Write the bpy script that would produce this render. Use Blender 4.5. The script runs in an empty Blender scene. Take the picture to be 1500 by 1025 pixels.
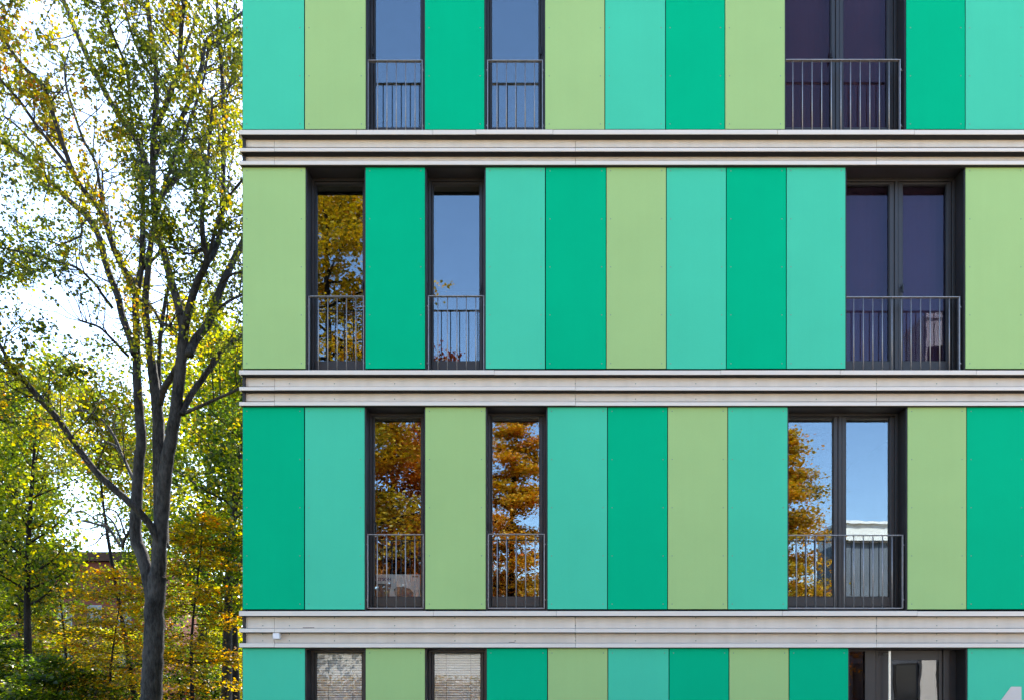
import bpy, math, random
import numpy as np
from mathutils import Vector, Matrix, noise

scene = bpy.context.scene
COL = scene.collection
R = math.radians
CX, HY, S, D, EYE = 780.0, 1010.0, 120.0, 10.0, 1.7      # photo pixel of the view axis, pixels per metre on the facade, camera distance, eye height

def PX(px, y=0.0): return (px - CX) / S * (D + y) / D
def PZ(py, y=0.0): return EYE + (HY - py) / S * (D + y) / D
def P3(px, py, t):                                        # a point t metres in front of the camera
    return Vector(((px - CX) / (S * D) * t, t - D, EYE + (HY - py) / (S * D) * t))

# ------------------------------------------------------------------ materials
def mat(name):
    m = bpy.data.materials.new(name); m.use_nodes = True
    nt = m.node_tree
    return m, nt, nt.nodes, nt.links, nt.nodes['Principled BSDF']

def surf(name, col, rough=0.6, spec=0.5, var=0.05, scale=3.0, bump=0.0, bscale=200.0, metal=0.0, detail=4, stretch=None):
    m, nt, n, l, p = mat(name)
    tc = n.new('ShaderNodeTexCoord')
    src = tc.outputs['Object']
    if stretch:
        mp = n.new('ShaderNodeMapping'); mp.inputs['Scale'].default_value = stretch
        l.new(src, mp.inputs[0]); src = mp.outputs[0]
    nz = n.new('ShaderNodeTexNoise'); nz.inputs['Scale'].default_value = scale; nz.inputs['Detail'].default_value = detail
    l.new(src, nz.inputs['Vector'])
    cr = n.new('ShaderNodeValToRGB')
    cr.color_ramp.elements[0].position = .3; cr.color_ramp.elements[1].position = .7
    cr.color_ramp.elements[0].color = (*[c * (1 - var) for c in col], 1)
    cr.color_ramp.elements[1].color = (*[min(1, c * (1 + var)) for c in col], 1)
    l.new(nz.outputs[0], cr.inputs[0]); l.new(cr.outputs[0], p.inputs['Base Color'])
    p.inputs['Roughness'].default_value = rough; p.inputs['Metallic'].default_value = metal
    p.inputs['Specular IOR Level'].default_value = spec
    if bump:
        b = n.new('ShaderNodeTexNoise'); b.inputs['Scale'].default_value = bscale; b.inputs['Detail'].default_value = 3
        l.new(src, b.inputs['Vector'])
        bn = n.new('ShaderNodeBump'); bn.inputs['Strength'].default_value = bump; bn.inputs['Distance'].default_value = .01
        l.new(b.outputs[0], bn.inputs['Height']); l.new(bn.outputs[0], p.inputs['Normal'])
    return m

def panel_mat(name, col):
    # matt laminate board: a little cloudy mottling, very fine grain
    m, nt, n, l, p = mat(name)
    tc = n.new('ShaderNodeTexCoord'); ge = n.new('ShaderNodeObjectInfo')
    nz = n.new('ShaderNodeTexNoise'); nz.inputs['Scale'].default_value = 1.3; nz.inputs['Detail'].default_value = 6; nz.inputs['Roughness'].default_value = .6
    l.new(tc.outputs['Object'], nz.inputs['Vector'])
    fine = n.new('ShaderNodeTexNoise'); fine.inputs['Scale'].default_value = 90; fine.inputs['Detail'].default_value = 2
    l.new(tc.outputs['Object'], fine.inputs['Vector'])
    mp = n.new('ShaderNodeMapping'); mp.inputs['Scale'].default_value = (9, 9, .35); l.new(tc.outputs['Object'], mp.inputs[0])
    stk = n.new('ShaderNodeTexNoise'); stk.inputs['Scale'].default_value = 1.6; stk.inputs['Detail'].default_value = 5; l.new(mp.outputs[0], stk.inputs['Vector'])
    sc_ = n.new('ShaderNodeMath'); sc_.operation = 'MULTIPLY_ADD'; sc_.inputs[1].default_value = .045; l.new(stk.outputs[0], sc_.inputs[0])
    hs = n.new('ShaderNodeHueSaturation'); hs.inputs['Color'].default_value = (*col, 1)
    a = n.new('ShaderNodeMath'); a.operation = 'MULTIPLY_ADD'; a.inputs[1].default_value = .16; a.inputs[2].default_value = .92
    l.new(nz.outputs[0], a.inputs[0])
    b = n.new('ShaderNodeMath'); b.operation = 'MULTIPLY_ADD'; b.inputs[1].default_value = .10; l.new(fine.outputs[0], b.inputs[0]); l.new(a.outputs[0], sc_.inputs[2]); l.new(sc_.outputs[0], b.inputs[2])
    c = n.new('ShaderNodeMath'); c.operation = 'MULTIPLY_ADD'; c.inputs[1].default_value = .03; c.inputs[2].default_value = -.085
    l.new(ge.outputs['Random'], c.inputs[0])
    d = n.new('ShaderNodeMath'); d.operation = 'ADD'; l.new(b.outputs[0], d.inputs[0]); l.new(c.outputs[0], d.inputs[1])
    l.new(d.outputs[0], hs.inputs['Value']); l.new(hs.outputs[0], p.inputs['Base Color'])
    p.inputs['Roughness'].default_value = .55; p.inputs['Specular IOR Level'].default_value = .03
    bn = n.new('ShaderNodeBump'); bn.inputs['Strength'].default_value = .05; bn.inputs['Distance'].default_value = .004
    l.new(fine.outputs[0], bn.inputs['Height']); l.new(bn.outputs[0], p.inputs['Normal'])
    return m

def glass_mat(name, refl, tint, tr=(.55, .57, .6)):
    m = bpy.data.materials.new(name); m.use_nodes = True
    nt = m.node_tree; n = nt.nodes; l = nt.links
    n.remove(n['Principled BSDF'])
    g = n.new('ShaderNodeBsdfGlossy'); g.inputs['Roughness'].default_value = 0.0; g.inputs['Color'].default_value = (*tint, 1)
    t = n.new('ShaderNodeBsdfTransparent'); t.inputs['Color'].default_value = (*tr, 1)
    lw = n.new('ShaderNodeLayerWeight'); lw.inputs['Blend'].default_value = .25
    ma = n.new('ShaderNodeMath'); ma.operation = 'MULTIPLY_ADD'; ma.inputs[1].default_value = .5; ma.inputs[2].default_value = refl
    l.new(lw.outputs['Fresnel'], ma.inputs[0])
    tc = n.new('ShaderNodeTexCoord')
    nz = n.new('ShaderNodeTexNoise'); nz.inputs['Scale'].default_value = 2.6; nz.inputs['Detail'].default_value = 2
    l.new(tc.outputs['Object'], nz.inputs['Vector'])
    bn = n.new('ShaderNodeBump'); bn.inputs['Strength'].default_value = .032; bn.inputs['Distance'].default_value = .012
    l.new(nz.outputs[0], bn.inputs['Height']); l.new(bn.outputs[0], g.inputs['Normal'])
    mx = n.new('ShaderNodeMixShader')
    l.new(ma.outputs[0], mx.inputs[0]); l.new(t.outputs[0], mx.inputs[1]); l.new(g.outputs[0], mx.inputs[2])
    l.new(mx.outputs[0], n['Material Output'].inputs['Surface'])
    return m

def leaf_mat(name, stops, trans=.68, gain=1.9):
    m, nt, n, l, p = mat(name)
    n.remove(p)
    at = n.new('ShaderNodeAttribute'); at.attribute_name = 'tint'
    cr = n.new('ShaderNodeValToRGB')
    el = cr.color_ramp.elements
    el[0].position = stops[0][0]; el[0].color = (*stops[0][1], 1)
    el[1].position = stops[-1][0]; el[1].color = (*stops[-1][1], 1)
    for pos, c in stops[1:-1]:
        e = el.new(pos); e.color = (*c, 1)
    l.new(at.outputs['Fac'], cr.inputs[0])
    df = n.new('ShaderNodeBsdfDiffuse'); tr = n.new('ShaderNodeBsdfTranslucent'); gl = n.new('ShaderNodeBsdfGlossy')
    gl.inputs['Roughness'].default_value = .35
    sat = n.new('ShaderNodeHueSaturation'); sat.inputs['Value'].default_value = gain; sat.inputs['Saturation'].default_value = 1.12
    l.new(cr.outputs[0], sat.inputs['Color'])
    l.new(cr.outputs[0], df.inputs['Color']); l.new(sat.outputs[0], tr.inputs['Color'])
    m1 = n.new('ShaderNodeMixShader'); m1.inputs[0].default_value = trans
    l.new(df.outputs[0], m1.inputs[1]); l.new(tr.outputs[0], m1.inputs[2])
    m2 = n.new('ShaderNodeMixShader'); m2.inputs[0].default_value = .025
    l.new(m1.outputs[0], m2.inputs[1]); l.new(gl.outputs[0], m2.inputs[2])
    l.new(m2.outputs[0], n['Material Output'].inputs['Surface'])
    return m

def bark_mat(name, col):
    m, nt, n, l, p = mat(name)
    tc = n.new('ShaderNodeTexCoord')
    mp = n.new('ShaderNodeMapping'); mp.inputs['Scale'].default_value = (1, 1, .28)
    l.new(tc.outputs['Object'], mp.inputs[0])
    a = n.new('ShaderNodeTexNoise'); a.inputs['Scale'].default_value = 22; a.inputs['Detail'].default_value = 6; a.inputs['Roughness'].default_value = .7
    l.new(mp.outputs[0], a.inputs['Vector'])
    b = n.new('ShaderNodeTexNoise'); b.inputs['Scale'].default_value = 2.2; b.inputs['Detail'].default_value = 4
    l.new(tc.outputs['Object'], b.inputs['Vector'])
    mx = n.new('ShaderNodeMath'); mx.operation = 'MULTIPLY_ADD'; mx.inputs[1].default_value = .6
    l.new(a.outputs[0], mx.inputs[0]); 
    h = n.new('ShaderNodeMath'); h.operation = 'MULTIPLY'; h.inputs[1].default_value = .4; l.new(b.outputs[0], h.inputs[0]); l.new(h.outputs[0], mx.inputs[2])
    cr = n.new('ShaderNodeValToRGB'); cr.color_ramp.elements[0].position = .38; cr.color_ramp.elements[1].position = .62
    cr.color_ramp.elements[0].color = (*[c * .3 for c in col], 1); cr.color_ramp.elements[1].color = (*[c * 1.9 for c in col], 1)
    l.new(mx.outputs[0], cr.inputs[0]); l.new(cr.outputs[0], p.inputs['Base Color'])
    p.inputs['Roughness'].default_value = .85; p.inputs['Specular IOR Level'].default_value = .2
    bn = n.new('ShaderNodeBump'); bn.inputs['Strength'].default_value = .9; bn.inputs['Distance'].default_value = .05
    l.new(a.outputs[0], bn.inputs['Height']); l.new(bn.outputs[0], p.inputs['Normal'])
    return m

def brick_mat(name, c1, c2, mortar):
    m, nt, n, l, p = mat(name)
    tc = n.new('ShaderNodeTexCoord'); mp = n.new('ShaderNodeMapping'); mp.inputs['Rotation'].default_value = (R(90), 0, 0)
    l.new(tc.outputs['Object'], mp.inputs[0])
    b = n.new('ShaderNodeTexBrick'); b.inputs['Scale'].default_value = 4
    b.inputs['Color1'].default_value = (*c1, 1); b.inputs['Color2'].default_value = (*c2, 1); b.inputs['Mortar'].default_value = (*mortar, 1)
    l.new(mp.outputs[0], b.inputs['Vector']); l.new(b.outputs[0], p.inputs['Base Color']); p.inputs['Roughness'].default_value = .9
    return m

M = dict(
    dark=panel_mat('dark_green_laminate', (.0, .405, .192)),
    mint=panel_mat('mint_laminate', (.062, .51, .315)),
    light=panel_mat('light_green_laminate', (.33, .50, .195)),
    rivet=surf('rivet_head', (.16, .24, .19), .5),
    lip=surf('cream_ledge_metal', (.67, .615, .535), .45, .4, .03, 2.0, .03, 120),
    fascia=surf('cream_fascia_board', (.66, .598, .515), .5, .35, .06, 3.0, .04, 140, stretch=(2.2, 1, .25)),
    ledge_shade=surf('painted_ledge_shade', (.022, .021, .02), .8, .2),  # near-black colour standing in for shade below the ledges
    smudge=surf('grime', (.22, .19, .17), .8),
    frame=surf('anthracite_frame', (.021, .019, .019), .42, .5, .1, 6, .02, 300),
    reveal=surf('anthracite_reveal', (.017, .0155, .0165), .5, .4, .1, 4),
    wall=surf('dark_backing', (.012, .013, .014), .9, .1),
    steel=surf('galvanised_steel', (.29, .29, .295), .42, .5, .15, 30, .03, 300, metal=.55),
    brushed=surf('brushed_steel', (.6, .58, .54), .3, .5, .06, 20, metal=.8),
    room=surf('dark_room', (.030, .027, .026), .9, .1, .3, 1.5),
    purple=surf('violet_sky_tint', (.062, .042, .05), .9, .1, .08, 2.0),  # curtain colour carries the plum tint of the weakened sky reflection
    sky_tint_curtain=surf('indigo_sky_tint', (.074, .053, .090), .9, .1, .08, 2.0),  # indigo of the faded sky reflection put into the curtain colour
    slat=surf('cream_blind_slat', (.74, .72, .67), .5, .4, .04, 2),
    white=surf('white_plastic', (.75, .75, .75), .4),
    number=surf('pale_number_film', (.54, .51, .47), .6),
    card=surf('white_printed_card', (.72, .72, .70), .6, .3, .03, 4),
    print_grey=surf('grey_print', (.16, .15, .15), .6, .3, .3, 20),
    print_blue=surf('blue_print', (.02, .03, .16), .6),
    black=surf('black_plastic', (.008, .008, .009), .4),
    glass=glass_mat('window_glass', .125, (.80, .93, 1.0), (.93, .94, .94)),
    glass_dark=glass_mat('dimmed_reflection_glass', .004, (.9, .8, .9), (.8, .72, .78)),  # faded reflection built into the pane, not a real coating
    glass_violet=glass_mat('violet_dimmed_glass', .014, (.8, .8, 1.0), (.8, .77, .82)),  # weak violet-blue reflection set here to imitate polarised glare loss
    glass_clear=glass_mat('clear_glass', .035, (.95, .97, 1.0), (.95, .96, .96)),
    glass_low=glass_mat('entrance_glass', .06, (.95, .97, 1.0), (.5, .5, .5)),
    bark=bark_mat('grey_bark', (.046, .042, .039)),
    darkbark=bark_mat('dark_bark', (.016, .012, .010)),
    maple=leaf_mat('maple_leaf', [(0, (.022, .034, .007)), (.35, (.065, .083, .012)), (.62, (.16, .15, .017)), (.85, (.25, .165, .02)), (1, (.22, .08, .02))]),
    wood=leaf_mat('woodland_leaf', [(0, (.012, .024, .005)), (.4, (.045, .068, .009)), (.75, (.145, .14, .014)), (1, (.26, .165, .02))], gain=2.7),
    gold=leaf_mat('golden_leaf', [(0, (.05, .06, .011)), (.35, (.17, .13, .015)), (.75, (.32, .16, .018)), (1, (.27, .07, .016))], gain=2.5),
    rust=leaf_mat('rust_leaf', [(0, (.16, .10, .03)), (.3, (.44, .21, .04)), (.7, (.55, .19, .035)), (1, (.42, .09, .035))], .3),
    amber=leaf_mat('amber_leaf', [(0, (.20, .17, .03)), (.35, (.48, .32, .035)), (.75, (.60, .28, .03)), (1, (.48, .13, .03))], .3),
    red=leaf_mat('red_leaf', [(0, (.03, .035, .012)), (.5, (.11, .05, .016)), (1, (.22, .035, .02))]),
    paving=surf('forecourt_paving', (.36, .29, .22), .9, .2, .15, .8),
    plaza=surf('sunlit_gravel_plaza', (.44, .35, .26), .95, .1, .15, .5),
    grass=surf('leaf_littered_grass', (.07, .075, .025), .95, .1, .5, .6),
    brick=brick_mat('red_brick', (.22, .045, .026), (.17, .036, .022), (.14, .09, .07)),
    slate=surf('slate_roof', (.014, .010, .009), 1.0, 0.0, .2, 2),
    pale=surf('pale_render', (.72, .71, .68), .8, .2, .04, .7),
    metalgrey=surf('grey_facade_metal', (.30, .32, .33), .5, .4, .1, .8),
    bluegrey=surf('blue_grey_cladding', (.11, .125, .15), .6, .3, .1, .8),
    darkglass=surf('dark_far_glass', (.03, .035, .045), .08, .6, .2, 1),
)

# ------------------------------------------------------------------ mesh builder
class MB:
    def __init__(s): s.v = []; s.f = []; s.mi = []; s.mats = []
    def slot(s, m):
        if m not in s.mats: s.mats.append(m)
        return s.mats.index(m)
    def face(s, pts, m):
        k = len(s.v); s.v += [tuple(p) for p in pts]; s.f.append(tuple(range(k, k + len(pts)))); s.mi.append(s.slot(m))
    def box(s, x0, x1, y0, y1, z0, z1, m, bev=0.0):
        if x1 < x0: x0, x1 = x1, x0
        if y1 < y0: y0, y1 = y1, y0
        if z1 < z0: z0, z1 = z1, z0
        i = s.slot(m); k = len(s.v)
        if bev <= 0:
            s.v += [(x0, y0, z0), (x1, y0, z0), (x1, y1, z0), (x0, y1, z0), (x0, y0, z1), (x1, y0, z1), (x1, y1, z1), (x0, y1, z1)]
            q = [(3, 2, 1, 0), (4, 5, 6, 7), (0, 1, 5, 4), (1, 2, 6, 5), (2, 3, 7, 6), (3, 0, 4, 7)]
            s.f += [tuple(k + a for a in t) for t in q]; s.mi += [i] * 6
            return
        # chamfered front edges (the -y side)
        b = bev
        s.v += [(x0 + b, y0, z0 + b), (x1 - b, y0, z0 + b), (x1 - b, y0, z1 - b), (x0 + b, y0, z1 - b),
                (x0, y0 + b, z0), (x1, y0 + b, z0), (x1, y0 + b, z1), (x0, y0 + b, z1),
                (x0, y1, z0), (x1, y1, z0), (x1, y1, z1), (x0, y1, z1)]
        q = [(0, 1, 2, 3), (4, 5, 1, 0), (5, 6, 2, 1), (6, 7, 3, 2), (7, 4, 0, 3),
             (8, 9, 5, 4), (9, 10, 6, 5), (10, 11, 7, 6), (11, 8, 4, 7), (11, 10, 9, 8)]
        s.f += [tuple(k + a for a in t) for t in q]; s.mi += [i] * len(q)
    def disc(s, x, y, z, r, m, n=8, h=.002):
        i = s.slot(m); k = len(s.v)
        for rr, yy in ((r, y), (r * .7, y - h)):
            for a in range(n):
                t = 2 * math.pi * a / n; s.v.append((x + rr * math.cos(t), yy, z + rr * math.sin(t)))
        for a in range(n):
            b = (a + 1) % n; s.f.append((k + a, k + b, k + n + b, k + n + a)); s.mi.append(i)
        s.f.append(tuple(k + n + a for a in range(n))); s.mi.append(i)
    def rod(s, p, q, r, m, n=8):
        tube(s, [p, q], [r, r], m, n)
    def build(s, name, parent=None, smooth=False):
        me = bpy.data.meshes.new(name); me.from_pydata(s.v, [], s.f)
        for m in s.mats: me.materials.append(m)
        me.polygons.foreach_set('material_index', s.mi)
        if smooth: me.polygons.foreach_set('use_smooth', [True] * len(s.f))
        me.update()
        o = bpy.data.objects.new(name, me); COL.objects.link(o)
        if parent is not None:
            o.parent = parent
            wp = parent
            loc = Vector((0, 0, 0))
            while wp is not None: loc += wp.location; wp = wp.parent
            o.location = -loc if not parent.get('_local') else (0, 0, 0)
        return o

def tube(mb, pts, rad, m, n=7):
    pts = [Vector(p) for p in pts]; i = mb.slot(m); k0 = len(mb.v); L = len(pts)
    ref = Vector((0.31, .93, .17)).normalized()
    for a in range(L):
        d = (pts[min(a + 1, L - 1)] - pts[max(a - 1, 0)])
        d = d.normalized() if d.length > 1e-9 else Vector((0, 0, 1))
        u = d.cross(ref); u = u.normalized() if u.length > 1e-4 else Vector((1, 0, 0)); w = d.cross(u)
        for b in range(n):
            t = 2 * math.pi * b / n
            mb.v.append(tuple(pts[a] + (u * math.cos(t) + w * math.sin(t)) * rad[a]))
    for a in range(L - 1):
        for b in range(n):
            c = (b + 1) % n
            mb.f.append((k0 + a * n + b, k0 + a * n + c, k0 + (a + 1) * n + c, k0 + (a + 1) * n + b)); mb.mi.append(i)
    mb.f.append(tuple(k0 + b for b in range(n - 1, -1, -1))); mb.mi.append(i)
    mb.f.append(tuple(k0 + (L - 1) * n + b for b in range(n))); mb.mi.append(i)

def empty(name, loc, label, cat, group=None):
    o = bpy.data.objects.new(name, None); o.empty_display_size = .5; COL.objects.link(o); o.location = loc
    o['label'] = label; o['category'] = cat
    if group: o['group'] = group
    return o
def structure(o): o['kind'] = 'structure'; return o

# ------------------------------------------------------------------ light, sky, camera
SUN_EL, SUN_AZ = 46.0, 10.0
w = bpy.data.worlds.new('World'); scene.world = w; w.use_nodes = True
n = w.node_tree.nodes; sk = n.new('ShaderNodeTexSky'); sk.sky_type = 'NISHITA'; sk.sun_disc = False
sk.sun_elevation = R(SUN_EL); sk.sun_rotation = R(SUN_AZ % 360); sk.air_density = 1.0; sk.dust_density = .8; sk.ozone_density = 2.5
w.node_tree.links.new(sk.outputs[0], n['Background'].inputs[0]); n['Background'].inputs[1].default_value = .15
sun = bpy.data.lights.new('sun', 'SUN'); sun.energy = 4.2; sun.angle = R(.5); sun.color = (1, .93, .82)
so = bpy.data.objects.new('sun', sun); COL.objects.link(so)
sd = Vector((math.sin(R(SUN_AZ)) * math.cos(R(SUN_EL)), math.cos(R(SUN_AZ)) * math.cos(R(SUN_EL)), math.sin(R(SUN_EL))))
so.rotation_euler = sd.to_track_quat('Z', 'Y').to_euler(); so.location = sd * 60

cam = bpy.data.cameras.new('camera'); co = bpy.data.objects.new('camera', cam); COL.objects.link(co); scene.camera = co
co.location = (0, -D, EYE); co.rotation_euler = (R(90), 0, 0)
cam.sensor_width = 36; cam.lens = 36 * S * D / 1500; cam.shift_x = (750 - CX) / 1500; cam.shift_y = (HY - 512.5) / 1500
cam.clip_end = 3000
scene.view_settings.view_transform = 'Standard'; scene.view_settings.look = 'None'; scene.view_settings.gamma = 1
scene.view_settings.exposure = 2.14
scene.cycles.max_bounces = 10; scene.cycles.transparent_max_bounces = 16; scene.cycles.caustics_reflective = False

# ------------------------------------------------------------------ ground
g = MB(); g.face([(-600, -600, 0), (600, -600, 0), (600, 600, 0), (-600, 600, 0)], M['grass'])
structure(g.build('ground'))
g = MB(); g.face([(-4.2, -12, .004), (40, -12, .004), (40, .2, .004), (-4.2, .2, .004)], M['paving'])
structure(g.build('forecourt'))
g = MB(); g.face([(-60, -34, .004), (80, -34, .004), (80, -12.5, .004), (-60, -12.5, .004)], M['plaza'])
structure(g.build('plaza'))

# ------------------------------------------------------------------ the apartment building
XR = PX(1766)
house = empty('apartment_building', (PX(1060), 6, 0), 'apartment building clad in vertical green panels of three shades with cream ledges', 'building')
ROWS = [  # top, bottom, boundaries, kinds
    (-107, 191, [355, 446, 536, 622, 710, 798, 886, 975, 1062, 1150, 1238, 1327, 1414, 1502, 1590, 1678, 1766], 'mlWdWlmdlwwdmlmd'),
    (243.5, 541, [355, 448, 535, 623, 711, 799, 888, 976, 1064, 1152, 1239, 1327, 1414, 1502, 1590, 1678, 1766], 'lWdWmdlmdmwwldml'),
    (594.5, 893, [355, 446, 534.5, 622.5, 712, 801.5, 890, 978, 1066, 1154, 1242, 1329, 1416, 1503, 1590, 1678, 1766], 'dmWlWmdlmwwldmdl'),
    (948.5, 1205, [355, 447, 535, 623, 712.5, 802, 890.5, 980, 1068, 1156, 1243, 1330, 1417, 1505, 1592, 1679, 1766], 'mWlWdlmdldDDmlmd')]
KIND = {'m': ('mint', 'mint green panel'), 'l': ('light', 'pale yellow-green panel'), 'd': ('dark', 'deep emerald green panel')}
GAP = .0055
random.seed(4)
wall = MB()
for r, (yt, yb, bs, ks) in enumerate(ROWS):
    zt, zb = PZ(yt), PZ(yb)
    i = 0
    ztop_wall = PZ(yt) + .005
    while i < 16:
        if ks[i] in 'mld':
            j = i
            while j < 16 and ks[j] in 'mld':
                x0, x1 = PX(bs[j]), PX(bs[j + 1])
                b = MB(); c = M[KIND[ks[j]][0]]
                yo = random.uniform(-.0015, .0015)
                b.box(x0 + GAP + random.uniform(-.0012, .0012), x1 - GAP + random.uniform(-.0012, .0012), yo, yo + .010, zb + .012 + random.uniform(-.002, .002), zt - .004 + random.uniform(-.002, .001), c, .0015)
                nz = 5
                if r == 3: nz = 4
                for q in range(nz):
                    zz = (zt - .06) + (zb + .075 - (zt - .06)) * q / (nz - 1)
                    for xx in (x0 + .055, x1 - .055): b.disc(xx, yo - .0003, zz, .0075, M['rivet'], 8, .003)
                o = b.build('cladding_panel', house); o['label'] = KIND[ks[j]][1]
                j += 1
            wall.box(PX(bs[i]) + (.03 if i == 0 else 0), PX(bs[j]), .10, .34, zb - .06, ztop_wall, M['wall'])
            i = j
        else: i += 1
    # zone behind the band under this row
    if r < 3: wall.box(PX(355) + .03, XR, .10, .34, PZ(ROWS[r + 1][0]) + .005, zb - .06, M['wall'])
zroof = PZ(-160)
wall.box(PX(355) + .03, XR, .10, .34, PZ(-107) + .005, zroof, M['wall'])
wall.box(PX(355) + .03, XR, .10, .34, 0, PZ(1205) - .06, M['wall'])
wall.box(PX(355) + .03, PX(355) + .28, .34, 12.5, 0, zroof, M['wall'])
wall.box(XR - .25, XR, .34, 12.5, 0, zroof, M['wall'])
wall.box(PX(355) + .28, XR - .25, 12.25, 12.5, 0, zroof, M['wall'])
wall.build('wall', house)
rf = MB(); rf.box(PX(355) + .29, XR - .26, .35, 12.24, zroof - .5, zroof - .25, M['slate']); rf.build('roof', house)
# narrow dark return at the corner of the cladding
rt = MB(); rt.box(PX(355) - .004, PX(355) + .028, .012, 12.5, 0, zroof - .1, M['reveal']); rt.build('corner_cladding', house)

# --- the cream ledge bands
LY = -.05
def band(name, caps, fasc, joints_cap, joints_f, rivets, extra=None):
    root = None
    (ct, cb) = caps[0]
    def strip(nm, y0, y1, top, bot, m, joints, xl, parent, bev=.002, ly=LY, riv=None, tilt=0):
        b = MB()
        xs = [xl] + [PX(j, ly) for j in joints] + [XR]
        for a in range(len(xs) - 1):
            dz = random.uniform(-.002, .002); dy = random.uniform(-.001, .001)
            b.box(xs[a] + (.0018 if a else 0), xs[a + 1] - .0018, y0 + dy, y1, PZ(bot, ly) + dz, PZ(top, ly) + dz, m, bev)
        if riv:
            for px in riv:
                for zf in (.22, .86) if (bot - top) > 14 else (.25,):
                    b.disc(PX(px, ly), y0 - .0016, PZ(bot + (top - bot) * zf, ly), .007, M['rivet'], 8, .003)
        return b.build(nm, parent)
    xe = PX(355) - .022
    root = strip(name, LY, .095, ct, cb, M['lip'], joints_cap, xe, house)
    for k, (t, bt) in enumerate(caps[1:]):
        strip('ledge', LY, .095 if k < len(caps) - 2 else .008, t, bt, M['lip'], joints_f, xe, root)
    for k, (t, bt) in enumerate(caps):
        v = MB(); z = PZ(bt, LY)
        v.box(PX(355), XR, LY + .008, .047 if k < len(caps) - 1 else .0095, z - .006, z + .003, M['ledge_shade']); v.build('shade_strip', root)  # dark strip paints shade onto each ledge underside
    for k, (t, bt) in enumerate(fasc):
        strip('fascia', .048, .095, t, bt, M['fascia'], joints_f, PX(358.5, .05), root, .001, .05, rivets)
    return root
def zf(y, dy): return y
riv = [385, 424] + [490 + 88.2 * k for k in range(15)]
J = [402, 843, 1284, 1725]
# pixel rows are read off on the ledge fronts; the fascia tops run up behind the ledges
def mid(t, b): # a fascia seen from t to b, at its own depth
    return (t, b)
random.seed(8)
B1 = band('ledge_band', [(190.5, 197), (217, 222), (236, 241.5)], [(196, 216), (222, 236)], [522, 634, 697, 810, 1139, 1340, 1580], J, None)
B2 = band('ledge_band', [(541.8, 548), (566, 571), (588, 593.3)], [(547, 565.5), (571.3, 587.5)], [724, 1056, 1231, 1430, 1600], J, riv)
B3 = band('ledge_band', [(894.5, 901.5), (920, 925.5), (941.5, 947.5)], [(901.8, 919.6), (925.8, 941.2)], [635, 815, 1146, 1344, 1560], J, riv)
B0 = band('ledge_band', [(-162, -155), (-134, -129), (-115, -109)], [(-155, -134.5), (-129, -115.5)], [522, 810, 1139, 1340], J, None)
sm = MB()
sm.box(PX(442), PX(459), .0455, .047, PZ(919.2, .05), PZ(918, .05), M['smudge']); sm.build('scrape', B3)
sm = MB(); sm.box(PX(745), PX(754), .0455, .047, PZ(940.5, .05), PZ(939.6, .05), M['smudge'])
sm.build('scrape', B3)
sb = MB(); sb.box(PX(401), PX(410.5), -.045, .046, PZ(935.5), PZ(926.2), M['white'], .006); sb.build('sensor_box', house)

# --- windows
FY = .23
def opening(px0, px1, yt, yb): return PX(px0), PX(px1), PZ(yt), PZ(yb)
def reveal(parent, x0, x1, zt, zb, depth):
    b = MB(); m = M['reveal']
    b.box(x0 - .004, x0 + .012, .011, depth + .08, zb, zt, m); b.box(x1 - .012, x1 + .004, .011, depth + .08, zb, zt, m)
    b.box(x0 + .012, x1 - .012, .0105, depth + .08, zt - .012, zt + .003, m)
    b.box(x0 + .012, x1 - .012, .0, depth + .08, zb - .03, zb - .002, m)
    return b.build('reveal', parent)
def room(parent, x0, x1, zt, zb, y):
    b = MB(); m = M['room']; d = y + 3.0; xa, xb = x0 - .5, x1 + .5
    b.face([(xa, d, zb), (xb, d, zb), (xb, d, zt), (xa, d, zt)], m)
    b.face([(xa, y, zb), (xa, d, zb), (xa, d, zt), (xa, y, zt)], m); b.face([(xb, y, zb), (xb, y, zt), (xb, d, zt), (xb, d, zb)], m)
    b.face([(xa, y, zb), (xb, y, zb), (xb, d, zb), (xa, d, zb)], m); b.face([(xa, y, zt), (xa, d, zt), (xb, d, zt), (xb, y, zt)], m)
    return b.build('room_interior', parent)
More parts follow.
